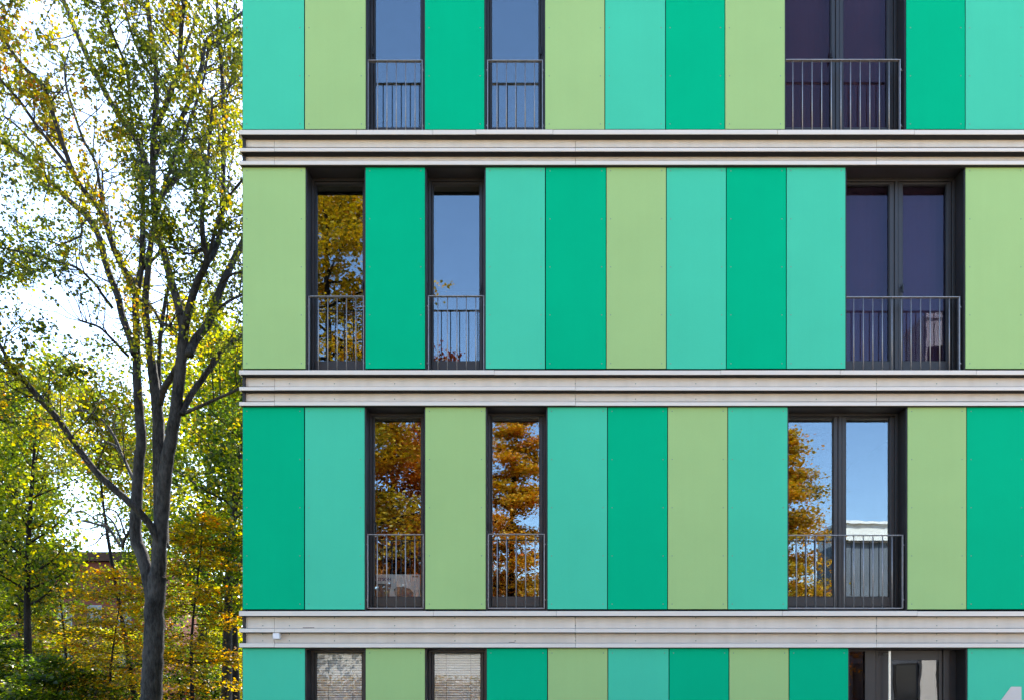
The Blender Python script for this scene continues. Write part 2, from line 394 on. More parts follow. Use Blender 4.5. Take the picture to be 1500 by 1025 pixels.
def window(px0, px1, yt, yb, lites, gt, gb, glass='glass', sky_tint_curtain=None, handle=None, blind=False, with_rev=True):
    """lites: list of (px left, px right) of each pane as seen at the glass plane"""
    x0, x1, zt, zb = opening(px0, px1, yt, yb)
    gy = FY + .03
    gx = [(PX(a, gy), PX(b, gy)) for a, b in lites]
    z_t, z_b = PZ(gt, gy), PZ(gb, gy)
    f = MB(); m = M['frame']
    xs = [x0 + .012] + [v for ab in gx for v in ab] + [x1 - .012]
    # outer frame ring
    o_w = .034
    f.box(xs[0], xs[0] + o_w, FY - .012, FY + .07, zb, zt - .012, m, .003); f.box(xs[-1] - o_w, xs[-1], FY - .012, FY + .07, zb, zt - .012, m, .003)
    f.box(xs[0] + o_w, xs[-1] - o_w, FY - .012, FY + .07, zt - .012 - o_w, zt - .012, m, .003); f.box(xs[0] + o_w, xs[-1] - o_w, FY - .012, FY + .07, zb, zb + .06, m, .003)
    mulls = []
    lo, hi = xs[0] + o_w, xs[-1] - o_w
    edges = [lo]
    for k in range(len(gx) - 1):
        c = (gx[k][1] + gx[k + 1][0]) / 2
        f.box(c - .022, c + .022, FY - .009, FY + .07, zb + .06, zt - .012 - o_w, m, .003)
        edges += [c - .022, c + .022]
    edges.append(hi)
    win = None
    for k, (ga, gb_) in enumerate(gx):
        ea, eb = edges[2 * k], edges[2 * k + 1]
        zt2, zb2 = zt - .012 - o_w - .004, zb + .064
        f.box(ea + .003, ga, FY + .002, FY + .06, zb2, zt2, m, .004); f.box(gb_, eb - .003, FY + .002, FY + .06, zb2, zt2, m, .004)
        f.box(ga, gb_, FY + .002, FY + .06, z_t, zt2, m, .004); f.box(ga, gb_, FY + .002, FY + .06, zb2, z_b, m, .004)
        # glazing bead
        bd = .008
        f.box(ga, ga + bd, FY + .016, FY + .05, z_b, z_t, M['black']); f.box(gb_ - bd, gb_, FY + .016, FY + .05, z_b, z_t, M['black'])
        f.box(ga + bd, gb_ - bd, FY + .016, FY + .05, z_t - bd, z_t, M['black']); f.box(ga + bd, gb_ - bd, FY + .016, FY + .05, z_b, z_b + bd, M['black'])
    win = f.build('window', house)
    for k, (ga, gb_) in enumerate(gx):
        p = MB(); p.box(ga + .008, gb_ - .008, gy, gy + .004, z_b + .008, z_t - .008, M[glass])
        p.build('pane', win)
    reveal(win, x0, x1, zt, zb, FY)
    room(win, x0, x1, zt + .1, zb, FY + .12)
    if handle:
        for hx, hy in handle:
            h = MB(); X = PX(hx, FY); Z = PZ(hy, FY)
            h.box(X - .012, X + .012, FY - .004, FY + .008, Z - .05, Z + .05, M['black'], .002); h.box(X - .009, X + .009, FY - .05, FY - .03, Z - .075, Z + .02, M['black'], .003)
            h.box(X - .006, X + .006, FY - .03, FY - .004, Z - .006, Z + .012, M['black'])
            h.build('handle', win)
    if sky_tint_curtain:
        c = MB(); N = 60
        for k in range(N):
            a, b_ = x0 - .3 + (x1 - x0 + .6) * k / N, x0 - .3 + (x1 - x0 + .6) * (k + 1) / N
            ya, yb_ = FY + .2 + .003 * math.sin(k * 1.3), FY + .2 + .003 * math.sin((k + 1) * 1.3)
            c.face([(a, ya, zb), (b_, yb_, zb), (b_, yb_, zt), (a, ya, zt)], M[sky_tint_curtain])
        c.build('sky_tint_curtain', win, True)  # its tint stands in for the dimmed sky reflection
    if blind:
        s = MB(); z = z_t - .01
        while z > z_b:
            a, b_ = gx[0]
            y0 = FY + .065
            s.face([(a - .02, y0, z - .012), (b_ + .02, y0, z - .012), (b_ + .02, y0 + .018, z + .012), (a - .02, y0 + .018, z + .012)], M['slat'])
            z -= .031
        for fx in (.26, .78):
            xx = gx[0][0] + (gx[0][1] - gx[0][0]) * fx
            s.box(xx - .002, xx + .002, FY + .060, FY + .064, z_b, z_t, M['black'])
        s.build('venetian_blind', win)
    return win

def railing(xl, xr, yt, yb, bars, left_hidden=False, ry=.07):
    """steel juliet railing: flat-bar ring, round balusters, wall brackets"""
    X0, X1, Z1, Z0 = PX(xl, ry), PX(xr, ry), PZ(yt, ry), PZ(yb, ry)
    f = MB(); m = M['steel']
    f.box(X0, X1, ry - .02, ry + .02, Z1 - .010, Z1, m, .002)
    f.box(X0, X1, ry - .012, ry + .012, Z0, Z0 + .012, m, .002)
    f.box(X0, X0 + .012, ry - .0195, ry + .0195, Z0 + .012, Z1 - .010, m, .002); f.box(X1 - .012, X1, ry - .0195, ry + .0195, Z0 + .012, Z1 - .010, m, .002)
    o = f.build('railing', house)
    for b in bars:
        c = MB(); c.rod((PX(b, ry), ry, Z0 + .010), (PX(b, ry), ry, Z1 - .008), .0064, m, 8); c.build('baluster', o, True)
    for sx, X in ((-1, X0), (1, X1)):
        for fz in (.12, .86):
            z = Z0 + (Z1 - Z0) * fz
            c = MB(); c.rod((X - sx * .014, ry, z), (X + sx * .045, ry, z), .006, m, 8); c.disc(X + sx * .0, ry - .02, z, .012, m, 8, .004)
            c.build('bracket', o)
    return o
def even(a, b, n): return [a + (b - a) * k / (n - 1) for k in range(n)]

# top row
window(536, 622, -107, 191, [(549.5, 617)], -76, 189, handle=[(547, 75)])
window(710, 798, -107, 191, [(720, 789.5)], -76, 189, handle=[(792, 75)])
window(1150, 1327, -107, 191, [(1145, 1216.5), (1234, 1298.5)], -76, 189, 'glass_dark', 'purple', [(1217, 80)])
railing(538.5, 619.5, 89.5, 199, even(553, 608, 5)); railing(713.5, 795.5, 89.5, 199, even(728, 783, 5))
railing(1145, 1318.5, 88.5, 199, even(1161.3, 1302.3, 11))
# second row
window(448, 535, 243.5, 541, [(463.5, 532.5)], 272, 530, handle=[(532, 418)])
window(623, 711, 243.5, 541, [(634.5, 703)], 272, 530, handle=[(704, 421)])
window(1239, 1414, 243.5, 541, [(1234, 1301.5), (1321, 1385)], 272, 530, 'glass_violet', 'sky_tint_curtain', [(1320.5, 422)])
railing(452, 533.5, 434.5, 546, even(466.5, 521.3, 5)); railing(627, 709.5, 434, 546, even(641.5, 697, 5))
railing(1236, 1405.5, 435.5, 546, even(1250.5, 1390.5, 11))
# third row
W3 = window(534.5, 622.5, 594.5, 893, [(548, 617.5)], 610, 874, handle=[(548, 768)])
window(712, 801.5, 594.5, 893, [(720.5, 790.5)], 610, 874, handle=[(720, 768)])
window(1154, 1329, 594.5, 893, [(1148, 1220), (1238, 1302)], 612, 874)
railing(538, 621, 782, 891, even(552.7, 607.7, 5)); railing(714.5, 798, 781.5, 891, even(728.3, 783.7, 5))
railing(1150, 1322.5, 783, 891, even(1166.7, 1306.7, 11))
# ground floor
window(447, 535, 948.5, 1205, [(463, 531)], 953, 1185, 'glass_clear', blind=True)
window(623, 712.5, 948.5, 1205, [(635.5, 704.5)], 953, 1185, 'glass_clear', blind=True)

# --- entrance door
x0, x1, zt = PX(1243), PX(1417), PZ(948.5)
zb = 0.02
d = MB(); m = M['frame']
def dx(p): return PX(p, FY)
def dz(p): return PZ(p, FY)
d.box(x0 + .012, dx(1240), FY, FY + .07, zb, zt - .012, m, .003)
d.box(dx(1240), dx(1267), FY, FY + .07, dz(953.5), zt - .012, m, .003)
d.box(dx(1267), dx(1283), FY, FY + .07, zb, zt - .012, m, .003)
d.box(dx(1283) + .003, dx(1305), FY + .008, FY + .07, zb, zt - .016, m, .003)
d.box(dx(1305), dx(1376), FY + .008, FY + .07, dz(966), zt - .016, m, .003); d.box(dx(1376), dx(1381), FY + .008, FY + .07, zb, zt - .016, m, .003)
d.box(dx(1305), dx(1376), FY + .008, FY + .07, zb, zb + .25, m, .003); d.box(dx(1240), dx(1267), FY, FY + .07, zb, zb + .2, m, .003)
d.box(dx(1381) + .003, dx(1390), FY - .015, FY + .07, zb, zt - .012, m, .003); d.box(dx(1390), x1 - .012, FY + .01, FY + .07, zb, zt - .012, m, .003)
door = d.build('entrance_door', house)
for a, b_, t in ((1240, 1267, 953.5), (1305, 1376, 966)):
    p = MB(); p.box(dx(a), dx(b_), FY + .03, FY + .034, zb + .2, dz(t), M['glass_low' if a > 1300 else 'glass_dark']); p.build('pane', door)
h = MB(); X = PX(1303, FY - .09)
h.rod((X, FY - .09, .55), (X, FY - .09, PZ(953, FY - .09)), .017, M['brushed'], 14)
for z in (.7, dz(957)): h.rod((X, FY - .09, z), (dx(1294), FY + .008, z), .009, M['brushed'], 8)
h.build('handle', door, False)
c = MB(); c.box(dx(1287), dx(1299), FY + .001, FY + .012, dz(960), dz(955), M['black'], .002); c.build('closer_plate', door)
reveal(door, x0, x1, zt, zb, FY)
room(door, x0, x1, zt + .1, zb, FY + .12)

# --- pale house number on the mint panel
nm = MB(); zN = [PZ(1005), PZ(1095)]
def num(poly, y0=-.0045, y1=-.002):
    pts = [(PX(a), PZ(b)) for a, b in poly]; k = len(pts)
    nm.face([(x, y0, z) for x, z in pts], M['number'])
    for a in range(k):
        b = (a + 1) % k; nm.face([(pts[a][0], y0, pts[a][1]), (pts[a][0], y1, pts[a][1]), (pts[b][0], y1, pts[b][1]), (pts[b][0], y0, pts[b][1])], M['number'])
num([(1481, 1005), (1481.0, 1024), (1458, 1061), (1439, 1061), (1439, 1071)][::-1] + [])if False else None
num([(1438, 1062), (1481, 1062), (1481, 1075), (1438, 1075)])
num([(1481, 1005), (1496, 1005), (1496, 1095), (1481, 1095)])
num([(1480.9, 1005), (1480.9, 1026), (1455, 1062), (1438, 1062)])
nm.build('house_number', house)

# --- the printed carton behind the glass of the third row
by0, by1 = .37, .62
bx0, bx1, bz1, bz0 = PX(551, by0), PX(615.5, by0), PZ(840.5, by0), PZ(893, by0)
carton = empty('cardboard_box', ((bx0 + bx1) / 2, .5, bz0), 'white printed cardboard box with blue lettering standing inside the window', 'box')
b = MB(); b.box(bx0, bx1, by0, by1, bz0, bz1, M['card'], .003); b.build('carton', carton)
b = MB(); yp = by0 - .002
def blot(pts): b.face([(PX(a, by0), yp, PZ(c_, by0)) for a, c_ in pts], M['print_grey'])
blot([(552, 854), (573, 854), (573, 858), (571, 864), (570, 875), (552, 875)])
blot([(577, 862), (582, 859), (592, 859), (601, 862), (606, 868), (604, 875), (580, 875)])
blot([(604, 842.5), (613, 842.5), (613, 845), (604, 845)])
b.build('printed_picture', carton)
tc = bpy.data.curves.new('lettering', 'FONT'); tc.body = 'EPSON'; tc.size = .078; tc.extrude = .0006; tc.offset = .002
tmp = bpy.data.objects.new('tmp', tc); COL.objects.link(tmp)
bpy.context.view_layer.update()
me = bpy.data.meshes.new_from_object(tmp.evaluated_get(bpy.context.evaluated_depsgraph_get()))
bpy.data.objects.remove(tmp); bpy.data.curves.remove(tc)
lt = bpy.data.objects.new('lettering', me); COL.objects.link(lt); me.materials.clear(); me.materials.append(M['print_blue'])
wdt = max(v.co.x for v in me.vertices)
sc = (PX(573, by0) - PX(553.5, by0)) / wdt
lt.parent = carton; lt.rotation_euler = (R(90), 0, 0); lt.scale = (sc, sc, 1)
lt.location = Vector((PX(553.5, by0), yp - .001, PZ(850, by0))) - carton.location

# ------------------------------------------------------------------ trees
rng = np.random.default_rng(11)

def leaves_obj(name, parent, c, size, tint, m, flat=0.0, up=None, sizevar=.35):
    """one small folded leaf per centre; tint 0..1 is each leaf's own colour"""
    c = np.asarray(c, dtype=np.float64); N = len(c)
    nrm = rng.normal(size=(N, 3)); nrm[:, 2] = np.abs(nrm[:, 2]) + flat
    nrm /= np.linalg.norm(nrm, axis=1)[:, None]
    d = rng.normal(size=(N, 3)); d[:, 2] -= .35
    d -= (d * nrm).sum(1)[:, None] * nrm; d /= np.linalg.norm(d, axis=1)[:, None] + 1e-9
    s = np.cross(nrm, d)
    L = (size * (1 + sizevar * rng.uniform(-1, 1, N)))[:, None]
    W = L * rng.uniform(.36, .52, N)[:, None]
    fold = nrm * L * rng.uniform(.05, .22, N)[:, None]
    v = np.empty((N, 6, 3))
    v[:, 0] = c - d * L * .5
    v[:, 1] = c + s * W - d * L * .12 + fold
    v[:, 2] = c + s * W * .62 + d * L * .22 + fold * .7
    v[:, 3] = c + d * L * .5
    v[:, 4] = c - s * W * .62 + d * L * .22 + fold * .7
    v[:, 5] = c - s * W - d * L * .12 + fold
    me = bpy.data.meshes.new(name)
    me.vertices.add(N * 6); me.vertices.foreach_set('co', v.reshape(-1).astype(np.float32))
    quads = np.array([[0, 1, 2, 3], [0, 3, 4, 5]])
    idx = (np.arange(N)[:, None, None] * 6 + quads[None]).reshape(-1)
    me.loops.add(N * 8); me.loops.foreach_set('vertex_index', idx.astype(np.int32))
    me.polygons.add(N * 2); me.polygons.foreach_set('loop_start', np.arange(0, N * 8, 4, dtype=np.int32))
    me.update(calc_edges=True)
    a = me.attributes.new('tint', 'FLOAT', 'FACE'); a.data.foreach_set('value', np.repeat(np.clip(tint, 0, 1), 2).astype(np.float32))
    me.materials.append(m)
    o = bpy.data.objects.new(name, me); COL.objects.link(o)
    o.parent = parent; o.location = -parent.location
    return o

def smooth_path(pts, rad, sub=4):
    out, ro = [], []
    L = len(pts)
    for i in range(L - 1):
        p0, p1, p2, p3 = pts[max(i - 1, 0)], pts[i], pts[i + 1], pts[min(i + 2, L - 1)]
        for k in range(sub):
            t = k / sub
            out.append(.5 * ((2 * p1) + (p2 - p0) * t + (2 * p0 - 5 * p1 + 4 * p2 - p3) * t * t + (3 * p1 - p0 - 3 * p2 + p3) * t ** 3))
            ro.append(rad[i] + (rad[i + 1] - rad[i]) * t)
    out.append(pts[-1]); ro.append(rad[-1])
    return out, ro

def rv(s=1.0): return Vector((random.gauss(0, s), random.gauss(0, s), random.gauss(0, s)))

def sprig(mb, barkm, p, d, L, r, level, tips):
    """a twig with side twigs; its leafy points are collected in tips"""
    n = 4; pts = [p]; q = p.copy(); dd = d.normalized()
    for k in range(n):
        dd = (dd + rv(.16) + Vector((0, 0, .05))).normalized(); q = q + dd * (L / n); pts.append(q.copy())
    rad = [max(r * (1 - .8 * k / n), .004) for k in range(n + 1)]
    tube(mb, pts, rad, barkm, 5 if level else 4)
    if level <= 0:
        for k in range(2, n + 1): tips.append((pts[k], L * .22))
        return
    for k in range(2, n + 1):
        for s in range(2):
            side = dd.cross(rv(1)).normalized()
            cd = (dd * .75 + side * .8 + Vector((0, 0, .1))).normalized()
            sprig(mb, barkm, pts[k], cd, L * random.uniform(.45, .65), rad[k] * .7, level - 1, tips)

# ---- the big maple: its limbs follow the photograph, spread in depth
T0 = 18.0
limbs = [  # (photo points, start width px, end width px, depth at start, depth at end)
    ([(218, 1150), (219, 1090), (221, 1025), (224, 970), (226, 917), (228, 870), (231, 843)], 33, 26, 0, 0),                       # 0 trunk
    ([(227, 905), (219, 855), (209, 815), (199, 785), (200, 735), (203, 685), (207, 640), (204, 605), (201, 560), (200, 519), (200, 489), (199, 440), (207, 390), (209, 340), (209, 295), (209, 249), (207, 200)], 20, 5, 0, .5),   # 1 left stem
    ([(226, 915), (231, 850), (234, 800), (238, 740), (243, 685), (251, 640), (257, 605), (264, 539), (268, 500), (271, 465)], 23, 14, 0, -.5),          # 2 right stem
    ([(268, 480), (262, 450), (249, 406), (239, 366), (229, 340), (224, 265), (225, 199), (229, 139), (227, 83), (219, 33), (213, -30)], 11, 4, -.4, .8),
    ([(270, 478), (275, 460), (288, 416), (303, 383), (298, 355), (296, 320), (300, 282), (308, 199), (311, 143)], 13, 3, -.5, -1.8),
    ([(303, 386), (315, 366), (325, 320), (328, 206), (327, 133), (322, 66), (316, -20)], 8, 3, -.7, .6),
    ([(277, 520), (285, 500), (305, 473), (322, 426), (338, 390), (355, 356), (372, 315), (392, 250)], 12, 5, -.5, 1.4),
    ([(266, 606), (282, 575), (308, 539), (331, 506), (355, 492), (385, 470)], 9, 4, -.3, 1.6),
    ([(272, 604), (305, 589), (348, 570), (375, 555)], 5, 2, -.3, -1.2),
    ([(232, 795), (222, 772), (210, 756), (189, 735), (142, 692), (109, 648), (86, 615), (60, 585), (33, 555), (13, 536), (-20, 510), (-70, 470)], 10, 5, -.15, -2.6),
    ([(16, 539), (8, 520), (0, 505), (-20, 470), (-40, 410)], 5, 2, -2, -2.4),
    ([(197, 519), (192, 499), (180, 465), (172, 433), (156, 390), (144, 345), (125, 315), (99, 292), (66, 259), (33, 229), (0, 206), (-50, 170)], 10, 4, .1, 2.2),
    ([(200, 420), (180, 392), (165, 360), (152, 320), (139, 298), (113, 265), (90, 206), (70, 143), (63, 126), (27, 90), (0, 46), (-30, 0)], 8, 3, .3, -2.0),
    ([(108, 254), (80, 219), (50, 179), (27, 146), (0, 116), (-40, 60)], 5, 2, -1, -2.6),
    ([(217, 260), (213, 235), (196, 199), (166, 156), (139, 106), (123, 73), (106, 33), (93, 0), (75, -50)], 8, 4, .3, 2.4),
    ([(225, 205), (229, 190), (245, 149), (262, 100), (265, 50), (270, 0), (276, -60)], 7, 4, .4, -1.4),
    ([(228, 228), (236, 210), (259, 186), (282, 139), (295, 100), (302, 63), (331, 36), (352, 22), (390, 0)], 7, 3, .3, 1.4),
    ([(226, 312), (234, 293), (249, 272), (275, 245), (295, 219), (308, 186), (322, 152), (345, 110)], 8, 3, .2, 2.5),
    ([(228, 300), (236, 285), (245, 262), (262, 215), (282, 166), (300, 110), (305, 60)], 5, 2, .2, -.8),
    ([(225, 331), (222, 350), (213, 440), (218, 500), (224, 545), (231, 605), (233, 672), (236, 750), (236, 800)], 5, 15, .4, .1),   # middle stem
    ([(233, 640), (233, 572), (234, 506), (244, 433), (255, 400)], 7, 3, .2, 1.2),
    ([(234, 592), (240, 570), (255, 545), (264, 530)], 9, 6, .2, -.4),
    ([(188, 521), (178, 512), (166, 499), (146, 480), (118, 470)], 4, 2, 0, -1.2),
    ([(165, 452), (150, 432), (139, 416), (113, 393), (83, 383), (33, 370), (0, 363), (-40, 350)], 4, 2, .3, -1.6),
    ([(196, 430), (185, 405), (172, 380), (163, 345), (152, 300), (150, 250)], 5, 2, .3, 1.8),
    ([(206, 398), (225, 380), (245, 362), (275, 372), (300, 365)], 4, 2, .5, -1.0),
    ([(206, 440), (222, 450), (236, 472), (250, 478)], 4, 3, .4, -.3),
    ([(307, 375), (320, 320), (335, 290), (350, 270), (375, 240)], 5, 2, -.6, -2.0),
    ([(312, 460), (330, 445), (355, 432), (380, 425)], 4, 2, -.3, .4),
    ([(324, 415), (340, 402), (357, 398), (385, 385)], 3, 2, 0, -.9),
    ([(192, 775), (182, 790), (178, 800), (160, 775), (145, 768), (120, 762)], 4, 2, .0, .9),
    ([(180, 798), (170, 772), (160, 758), (148, 752), (136, 756)], 3, 1, .2, .7), ([(184, 785), (176, 760), (168, 748), (150, 744)], 2.5, 1, .1, -.5),
    ([(165, 776), (150, 784), (140, 795), (128, 800)], 2, 1, .4, .9), ([(160, 772), (140, 760), (120, 748), (105, 752)], 2, 1, .3, .1), ([(150, 768), (130, 774), (112, 772)], 2, 1, .5, .8),
    ([(196, 700), (190, 690), (182, 672), (172, 655), (160, 648)], 5, 2, .1, 1.2), ([(178, 664), (168, 640), (150, 615), (120, 600), (80, 612)], 4, 1.5, .7, 2.0),
    ([(150, 300), (140, 240), (120, 200), (98, 130), (95, 90)], 4, 2, -.3, 1.2),
    ([(225, 120), (205, 80), (190, 40), (180, -10)], 4, 2, .5, 1.8),
    ([(262, 100), (275, 60), (290, 20), (300, -30)], 4, 2, 0, 1.2),
    ([(196, 200), (190, 150), (185, 100), (165, 50), (150, 0)], 4, 2, .8, -.4),
    ([(66, 262), (60, 230), (30, 190), (5, 170)], 3, 2, 1.4, 2.6),
    ([(113, 300), (120, 340), (110, 350), (85, 360)], 3, 2, .7, .2),
]
random.seed(21)
base = P3(218, 1150, T0); base.z = 0
maple = empty('maple_tree', base, 'tall forked maple with grey trunk and sparse yellow-green leaves beside the building', 'tree')
tr = MB(); tips = []; limb_pts = []
def in_gap(px, py):
    for gx_, gy_, a, b_ in ((120, 432, 62, 60), (60, 440, 60, 30), (160, 590, 50, 55), (150, 240, 24, 40), (175, 270, 22, 45), (45, 300, 50, 22), (258, 290, 22, 26), (60, 90, 30, 26), (30, 160, 26, 26), (340, 250, 10, 12),
                            (232, 420, 16, 40), (140, 735, 60, 38), (150, 165, 22, 25), (85, 505, 25, 22)):
        if ((px - gx_) / a) ** 2 + ((py - gy_) / b_) ** 2 < 1: return True
    return False
for li, (pp, w0, w1, d0, d1) in enumerate(limbs):
    L = len(pp)
    pts, rad = [], []
    for k, (a, b_) in enumerate(pp):
        f = k / (L - 1); t = T0 + d0 + (d1 - d0) * f ** 1.3
        pts.append(P3(a, b_, t) if b_ < 1150 else base + Vector((0, 0, -.1))); rad.append((w0 + (w1 * (1.35 if w0 < 13 else 1) - w0) * f) * (1.12 if w0 < 13 else 1) / 1200 * t * .5)
    if li == 0: rad[0] *= 1.5; rad[1] *= 1.15
    sp, sr = smooth_path(pts, rad, 5)
    for k in range(1, len(sp) - 1): sp[k] = sp[k] + rv(sr[k] * .035)
    tube(tr, sp, sr, M['bark'], 12 if w0 > 9 else 7)
    limb_pts += [tuple(p) for p, q in zip(sp, sr) if q > .024]
    if li in (0, 2, 19, 21): continue
    # leafy sprigs
    step = .0
    for k in range(len(sp)):
        f = k / len(sp)
        if sr[k] > .085 or f < .25: continue
        py = HY - (sp[k].z - EYE) / (sp[k].y + D) * 1200
        if py > 700: continue
        nsp = 1 if random.random() < .58 else 0
        if k > len(sp) - 4: nsp = 2
        for s in range(nsp):
            ax = (sp[min(k + 1, len(sp) - 1)] - sp[max(k - 1, 0)]).normalized()
            side = ax.cross(rv(1)).normalized()
            d_ = (ax * .55 + side + Vector((0, 0, random.uniform(-.35, .35)))).normalized()
            sprig(tr, M['bark'], sp[k], d_, random.uniform(.75, 1.55), min(sr[k] * .5, .016), 1, tips)
tr.build('trunk', maple, True)
limb_pts = np.array(limb_pts); tarr = np.array([tuple(p) for p, _ in tips])
near = np.full(len(tarr), 9.0)
for a in range(0, len(tarr), 2000):
    near[a:a + 2000] = np.sqrt(((tarr[a:a + 2000, None, :] - limb_pts[None]) ** 2).sum(2)).min(1)
cs, tn = [], []
random.seed(5)
for ti, (p, s) in enumerate(tips):
    if near[ti] < .42 and random.random() < .85: continue
    px = CX + p.x / (p.y + D) * 1200; py = HY - (p.z - EYE) / (p.y + D) * 1200
    if in_gap(px, py) and random.random() < .85: continue
    if noise.noise(p * 1.15) < -.12 and random.random() < .8: continue
    if random.random() < (.22 if px > 270 else .05): continue
    hue = .41 + .16 * math.sin(p.x * 1.7 + p.z * .9) + .12 * math.sin(p.y * 2.3 + p.z * 1.6) + random.gauss(0, .10)
    if py < 260 and px < 190: hue += .14
    for k in range(random.randint(8, 13)):
        cs.append(tuple(p + rv(s * .7) + Vector((0, 0, -.04)))); tn.append(hue + random.gauss(0, .13))
print('maple leaves', len(cs), 'tips', len(tips))
leaves_obj('crown', maple, cs, .074, np.array(tn), M['maple'])

# ---- general broadleaf tree / shrub
def tree(name, label, cat, x, y, H, spread, zlow, leafm, barkm, tr_r, nl, leaf=.12, hue=(.4, .15), group=None, layered=0.0, lean=0.0, limbs_n=26, clump=.5, cone=False, seed=1, stems=1, wob=.2):
    random.seed(seed)
    root = empty(name, (x, y, 0), label, cat, group)
    mb = MB(); tips = []
    for st in range(stems):
        lx = lean + (random.uniform(-.5, .5) * spread * .5 if stems > 1 else 0)
        n = 8; pts = []; ly = random.uniform(-.3, .3)
        for k in range(n + 1):
            f = k / n
            pts.append(Vector((x + lx * f + wob * math.sin(f * 5 + seed) * f, y + ly * f + wob * math.cos(f * 4 + seed) * f, -.1 + (H * .94 + .1) * f)))
        rad = [tr_r * (1.0 - .86 * k / n) * (1.25 if k == 0 else 1) for k in range(n + 1)]
        sp, sr = smooth_path(pts, rad, 3); tube(mb, sp, sr, barkm, 9)
        for li in range(limbs_n // stems):
            f = (zlow + (H * .97 - zlow) * ((li + random.random()) / (limbs_n // stems))) / H
            f = min(.985, f); k = min(len(sp) - 1, int(f / .94 * (len(sp) - 1)))
            g_ = (f * H - zlow) / (H - zlow)
            prof = (1 - g_) ** .8 + .06 if cone else math.sqrt(max(.03, 1 - (2 * g_ - .85) ** 2 / 1.6)) * (.95 if g_ < .8 else .75)
            ln = spread * prof * random.uniform(.7, 1.12)
            a = li * 2.4 + random.uniform(-.5, .5)
            up = random.uniform(.05, .35) if layered else random.uniform(.25, .9) * (.5 + g_)
            dd = Vector((math.cos(a), math.sin(a), up)).normalized()
            q = sp[k].copy(); lp = [q.copy()]
            m_ = 5
            for s in range(m_):
                dd = (dd + rv(.10) + Vector((0, 0, -.08 if layered else .05))).normalized(); q = q + dd * (ln / m_); lp.append(q.copy())
            lr = [max(.008, min(sr[k] * .5, tr_r * .38) * (1 - .8 * s / m_)) for s in range(m_ + 1)]
            tube(mb, lp, lr, barkm, 5)
            ch = random.gauss(0, .10)
            for s in range(1, m_ + 1):
                for u in range(3):
                    e = dd.cross(rv(1)).normalized()
                    if layered: e.z *= .25
                    t2 = lp[s] + (dd * .4 + e) * ln * random.uniform(.10, .30)
                    tube(mb, [lp[s], (lp[s] + t2) / 2 + rv(.03), t2], [lr[s] * .5, lr[s] * .35, .004], barkm, 4)
                    tips.append((t2, ch)); tips.append(((lp[s] + t2) / 2, ch))
    mb.build('trunk', root, True)
    per = max(1, int(nl / max(1, len(tips))))
    cs, tn = [], []
    for p, ch in tips:
        h = hue[0] + ch + random.gauss(0, hue[1] * .6)
        for k in range(random.randint(int(per * .5), int(per * 1.6) + 1)):
            o = rv(clump * .5)
            if layered: o.z *= .32
            cs.append(tuple(p + o)); tn.append(h + random.gauss(0, hue[1] * .7))
    c = leaves_obj('crown', root, cs, leaf, np.array(tn), leafm, flat=1.4 if layered else 0.2)
    return root

def tp(px, t): return (px - CX) / 1200 * t, t - D

x, y = tp(45, 28)
tree('woodland_tree', 'slim dark-trunked tree with green crown at the left edge', 'tree', x, y, 13.2, 2.9, 4.6, M['wood'], M['darkbark'], .155, 7000, .13, (.56, .2), 'woodland trees beside the building', seed=3, limbs_n=30)
x, y = tp(330, 26)
tree('woodland_tree', 'tree with pale leaning trunk and reddish leaves nearest the building edge', 'tree', x, y, 13.0, 2.6, 4.2, M['wood'], M['bark'], .19, 9000, .13, (.45, .2), 'woodland trees beside the building', lean=.5, seed=9, limbs_n=30)
x, y = tp(203, 34)
tree('woodland_tree', 'yellow-green tree behind the diagonal limb left of the forked trunk', 'tree', x, y, 14.0, 2.7, 10.2, M['wood'], M['darkbark'], .13, 8000, .13, (.72, .2), 'woodland trees beside the building', lean=-1.7, seed=14, limbs_n=26)
x, y = tp(300, 40)
tree('woodland_tree', 'tall green tree far behind between forked trunk and building', 'tree', x, y, 21, 4.2, 7, M['wood'], M['darkbark'], .25, 12000, .17, (.58, .16), 'woodland trees beside the building', seed=23, limbs_n=34)
x, y = tp(10, 44)
tree('woodland_tree', 'dense dark green tree far off at the left edge behind slim trunk', 'tree', x, y, 16.5, 4.0, 4, M['wood'], M['darkbark'], .25, 12000, .17, (.36, .16), 'woodland trees beside the building', seed=31, limbs_n=34)

for k, (px, t, H, spr, zl, hue, lab) in enumerate([
        (30, 38, 16.0, 3.0, 5.0, .45, 'leafy green tree behind the slim trunk at left, lit yellow on top'),
        (225, 46, 17.5, 3.8, 5.0, .5, 'leafy tree far behind the forked trunk, filling the gap between its stems'),
        (345, 31, 15.0, 2.8, 4.5, .6, 'yellow-green tree behind the pale leaning trunk at the building edge')]):
    x, y = tp(px, t)
    tree('woodland_tree', lab, 'tree', x, y, H, spr, zl, M['wood'], M['darkbark'], .18, 13000, .14, (hue, .18), 'woodland trees beside the building', seed=201 + k, limbs_n=36)
x, y = tp(95, 31)
tree('beech_sapling', 'olive and gold young beech in front of the brick building', 'tree', x, y, 7.4, 2.5, .8, M['gold'], M['darkbark'], .07, 9000, .10, (.22, .25), 'golden young beeches', layered=1, seed=44, limbs_n=42, clump=.45)
x, y = tp(165, 25)
tree('beech_sapling', 'golden layered beech low to the left of the forked trunk', 'tree', x, y, 5.6, 2.1, .8, M['gold'], M['darkbark'], .06, 7500, .095, (.42, .27), 'golden young beeches', layered=1, seed=41, limbs_n=36, clump=.42)
x, y = tp(285, 24)
tree('beech_sapling', 'taller golden beech between forked trunk and building', 'tree', x, y, 7.2, 1.9, .8, M['gold'], M['darkbark'], .07, 8500, .095, (.38, .27), 'golden young beeches', layered=1, seed=47, limbs_n=40, clump=.42)
